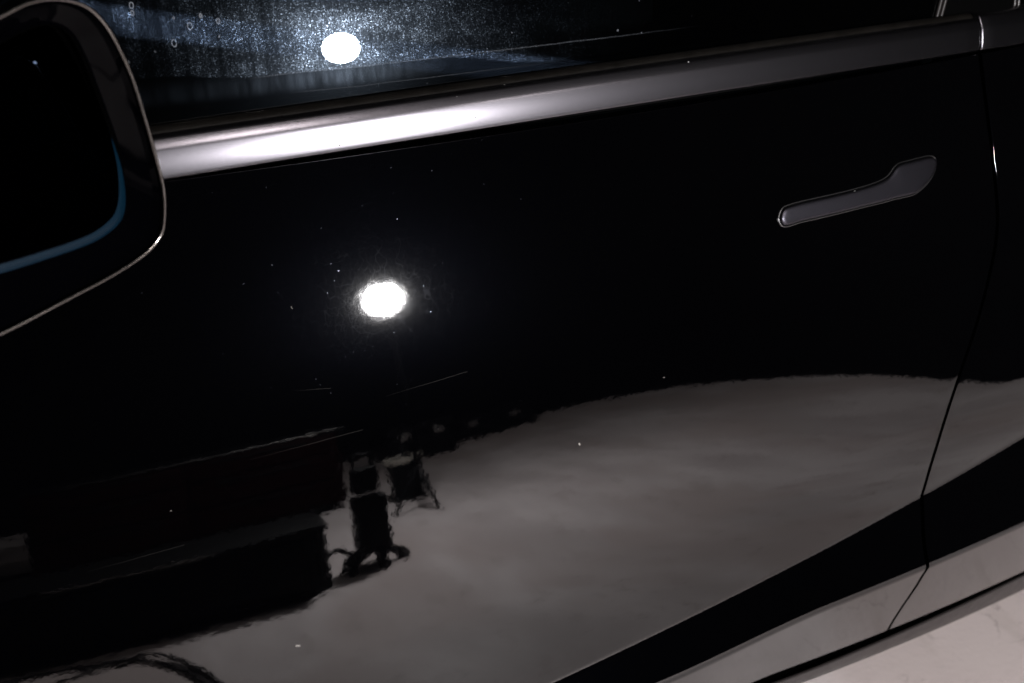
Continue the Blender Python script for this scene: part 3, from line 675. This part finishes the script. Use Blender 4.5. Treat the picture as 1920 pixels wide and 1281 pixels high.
def bench():
    t = thing('storage_bench', 'long low black bench with rounded end standing in front of the red cabinet', 'bench', (-0.9, -1.6, 0))
    bm = bmesh.new()
    x0, x1, y0, y1, r = -3.0, 0.46, -1.80, -1.45, 0.05
    out_ = [(x0, y1), (x0, y0)]+[(x1-r+r*math.cos(a), y0+r+r*math.sin(a)) for a in np.linspace(-math.pi/2, 0, 8)]+[(x1-r+r*math.cos(a), y1-r+r*math.sin(a)) for a in np.linspace(0, math.pi/2, 8)]
    lo = [bm.verts.new((x, y, 0.012)) for x, y in out_]; hi = [bm.verts.new((x, y, 0.262)) for x, y in out_]
    for k in range(len(lo)): bm.faces.new((lo[k], lo[(k+1) % len(lo)], hi[(k+1) % len(lo)], hi[k]))
    bm.faces.new(hi); bm.faces.new(lo[::-1]); sharp(bm_obj('bench_body', bm, BLACKBOX, t), 40)
    box('bench_lid', x0, x1+0.008, y0-0.01, y1+0.008, 0.264, 0.29, BLACKBOX, t, bev=0.006)
    box('lid_edge', -0.42, 0.10, y1+0.0085, y1+0.0125, 0.281, 0.287, STEEL, t, bev=0.001)
    for k in range(6): box('bench_panel', x0+0.04+k*0.56, x0+0.58+k*0.56, y1+0.001, y1+0.008, 0.03, 0.25, BLACKBOX, t, bev=0.002)
bench()
def cabinet():
    t = thing('tool_cabinet', 'dark red tool cabinet behind the low black bench', 'cabinet', (0.02, -3.2, 0))
    x0, x1, y1 = -0.72, 0.76, -2.95
    box('cabinet_body', x0, x1, -3.4, y1, 0.05, 0.60, REDBOX, t, bev=0.012)
    box('cabinet_top', x0-0.01, x1+0.03, -3.42, y1+0.02, 0.602, 0.625, BLACKBOX, t, bev=0.005)
    box('top_rail', x0+0.2, x1+0.02, y1+0.021, y1+0.027, 0.606, 0.616, STEEL, t, bev=0.002)
    for r_i in range(3):
        for c_i in range(2):
            a = x0+0.03+c_i*0.72; z = 0.08+r_i*0.17
            d = box('drawer', a, a+0.69, y1+0.001, y1+0.016, z, z+0.155, REDBOX, t, bev=0.004)
            box('drawer_handle', a+0.12, a+0.57, y1+0.018, y1+0.030, z+0.125, z+0.137, BLACKBOX, d, bev=0.003)
    for x in (x0+0.06, x1-0.06):
        for y in (-3.34, y1-0.05): lathe('castor', [(0, 0), (0.02, 0), (0.024, 0.02), (0.018, 0.052), (0, 0.052)], BLACKBOX, t, n=14, loc=(x, y, 0))
cabinet()
def bucket():
    bx, by = 1.02, -2.72
    t = thing('bucket', 'black bucket with a pale rim standing behind the battery cart', 'bucket', (bx, by, 0))
    lathe('bucket_body', [(0, 0.004), (0.066, 0.004), (0.070, 0.012), (0.088, 0.285), (0.084, 0.285), (0.066, 0.02), (0, 0.02)], BLACKBOX, t, loc=(bx, by, 0))
    lathe('bucket_rim', [(0.0885, 0.268), (0.098, 0.272), (0.100, 0.285), (0.096, 0.298), (0.088, 0.300), (0.082, 0.292), (0.082, 0.286)], PALE, t, loc=(bx, by, 0))
    for k in range(4):
        a = math.radians(45+90*k); box('castor', bx+0.085*math.cos(a)-0.018, bx+0.085*math.cos(a)+0.018, by+0.085*math.sin(a)-0.018, by+0.085*math.sin(a)+0.018, 0, 0.035, BLACKBOX, t, bev=0.006)
    c = tag(lathe('sponge_brush', [(0, 0.17), (0.03, 0.17), (0.045, 0.24), (0.04, 0.28), (0.018, 0.31), (0.012, 0.37), (0.008, 0.385), (0, 0.385)], BLACKBOX, None, n=20, loc=(bx+0.01, by, 0)), 'black brush standing upright inside the black bucket', 'brush')
bucket()
for k, (x0, x1, y0, y1, h, lab) in enumerate(((1.25, 1.72, -4.75, -4.15, 0.34, 'black storage case against the back wall, nearer to the bucket'), (1.78, 2.45, -4.85, -4.5, 0.22, 'low black storage case near the room corner'))):
    t = thing('storage_case', lab, 'case', ((x0+x1)/2, (y0+y1)/2, 0), group='cases along the back wall')
    box('case_body', x0, x1, y0, y1, 0.0, h*0.7, BLACKBOX, t, bev=0.03, seg=4)
    box('case_lid', x0-0.004, x1+0.004, y0-0.004, y1+0.004, h*0.7+0.004, h, BLACKBOX, t, bev=0.025, seg=4)
    for q in (0.25, 0.75):
        xx = x0+(x1-x0)*q; box('latch', xx-0.03, xx+0.03, y1+0.005, y1+0.013, h*0.6, h*0.8, STEEL, t, bev=0.002)
c1 = spline([(-0.95, -1.36, 0.008), (-0.62, -1.33, 0.008), (-0.45, -1.335, 0.008), (-0.33, -1.31, 0.008), (-0.20, -1.27, 0.012), (-0.11, -1.235, 0.018), (-0.03, -1.12, 0.012), (0.06, -0.90, 0.008), (0.13, -0.65, 0.008), (0.16, -0.2, 0.008)], 10)
c2 = spline([(-1.0, -1.05, 0.008), (-0.6, -1.12, 0.008), (-0.42, -1.20, 0.008), (-0.24, -1.262, 0.012), (-0.14, -1.225, 0.010), (-0.07, -1.13, 0.008), (0.02, -0.93, 0.008), (0.08, -0.66, 0.008), (0.09, -0.2, 0.008)], 10)
tag(tube('power_cable', c1, 0.0072, CABLE), 'black cable on the floor, outer strand of the curved pair', 'cable', 'cables curving over the floor')
tag(tube('power_cable', c2, 0.0066, CABLE), 'black cable on the floor, inner strand of the curved pair', 'cable', 'cables curving over the floor')
# ceiling, and two fill lamps added above everything the paint reflects
struct(box('ceiling', -6.9, X_WALL+0.2, Y_WALL-0.3, 3.3, 3.2, 3.3, WALL, bev=0))
m, nt, out = mat('fill_diffuser'); em = N(nt, 'ShaderNodeEmission'); em.inputs[0].default_value = (1.0, 0.93, 0.90, 1); em.inputs[1].default_value = FILL_W; L(nt, em.outputs[0], out.inputs[0])
for CX_, CY_, lab in ((0.55, -1.9, 'added round fill lamp nearer to the front door of the car'), (2.45, -3.7, 'added round fill lamp nearer to the black wall behind the floor')):
    cl = thing('fill_light', lab, 'fill light', (CX_, CY_, 3.17), group='added fill lamps on the black ceiling')
    lathe('lamp_shade', [(0.0, 3.195), (0.12, 3.195), (0.16, 3.16), (0.165, 3.12), (0.160, 3.12), (0.15, 3.155), (0.0, 3.16)], BLACKBOX, cl, loc=(CX_, CY_, 0))
    lathe('lamp_diffuser', [(0.0, 3.128), (0.10, 3.130), (0.15, 3.138), (0.152, 3.15), (0, 3.151)], m, cl, loc=(CX_, CY_, 0))

for root in [o for o in sc.objects if o.type == 'EMPTY' and o.parent is None]: adopt(root)
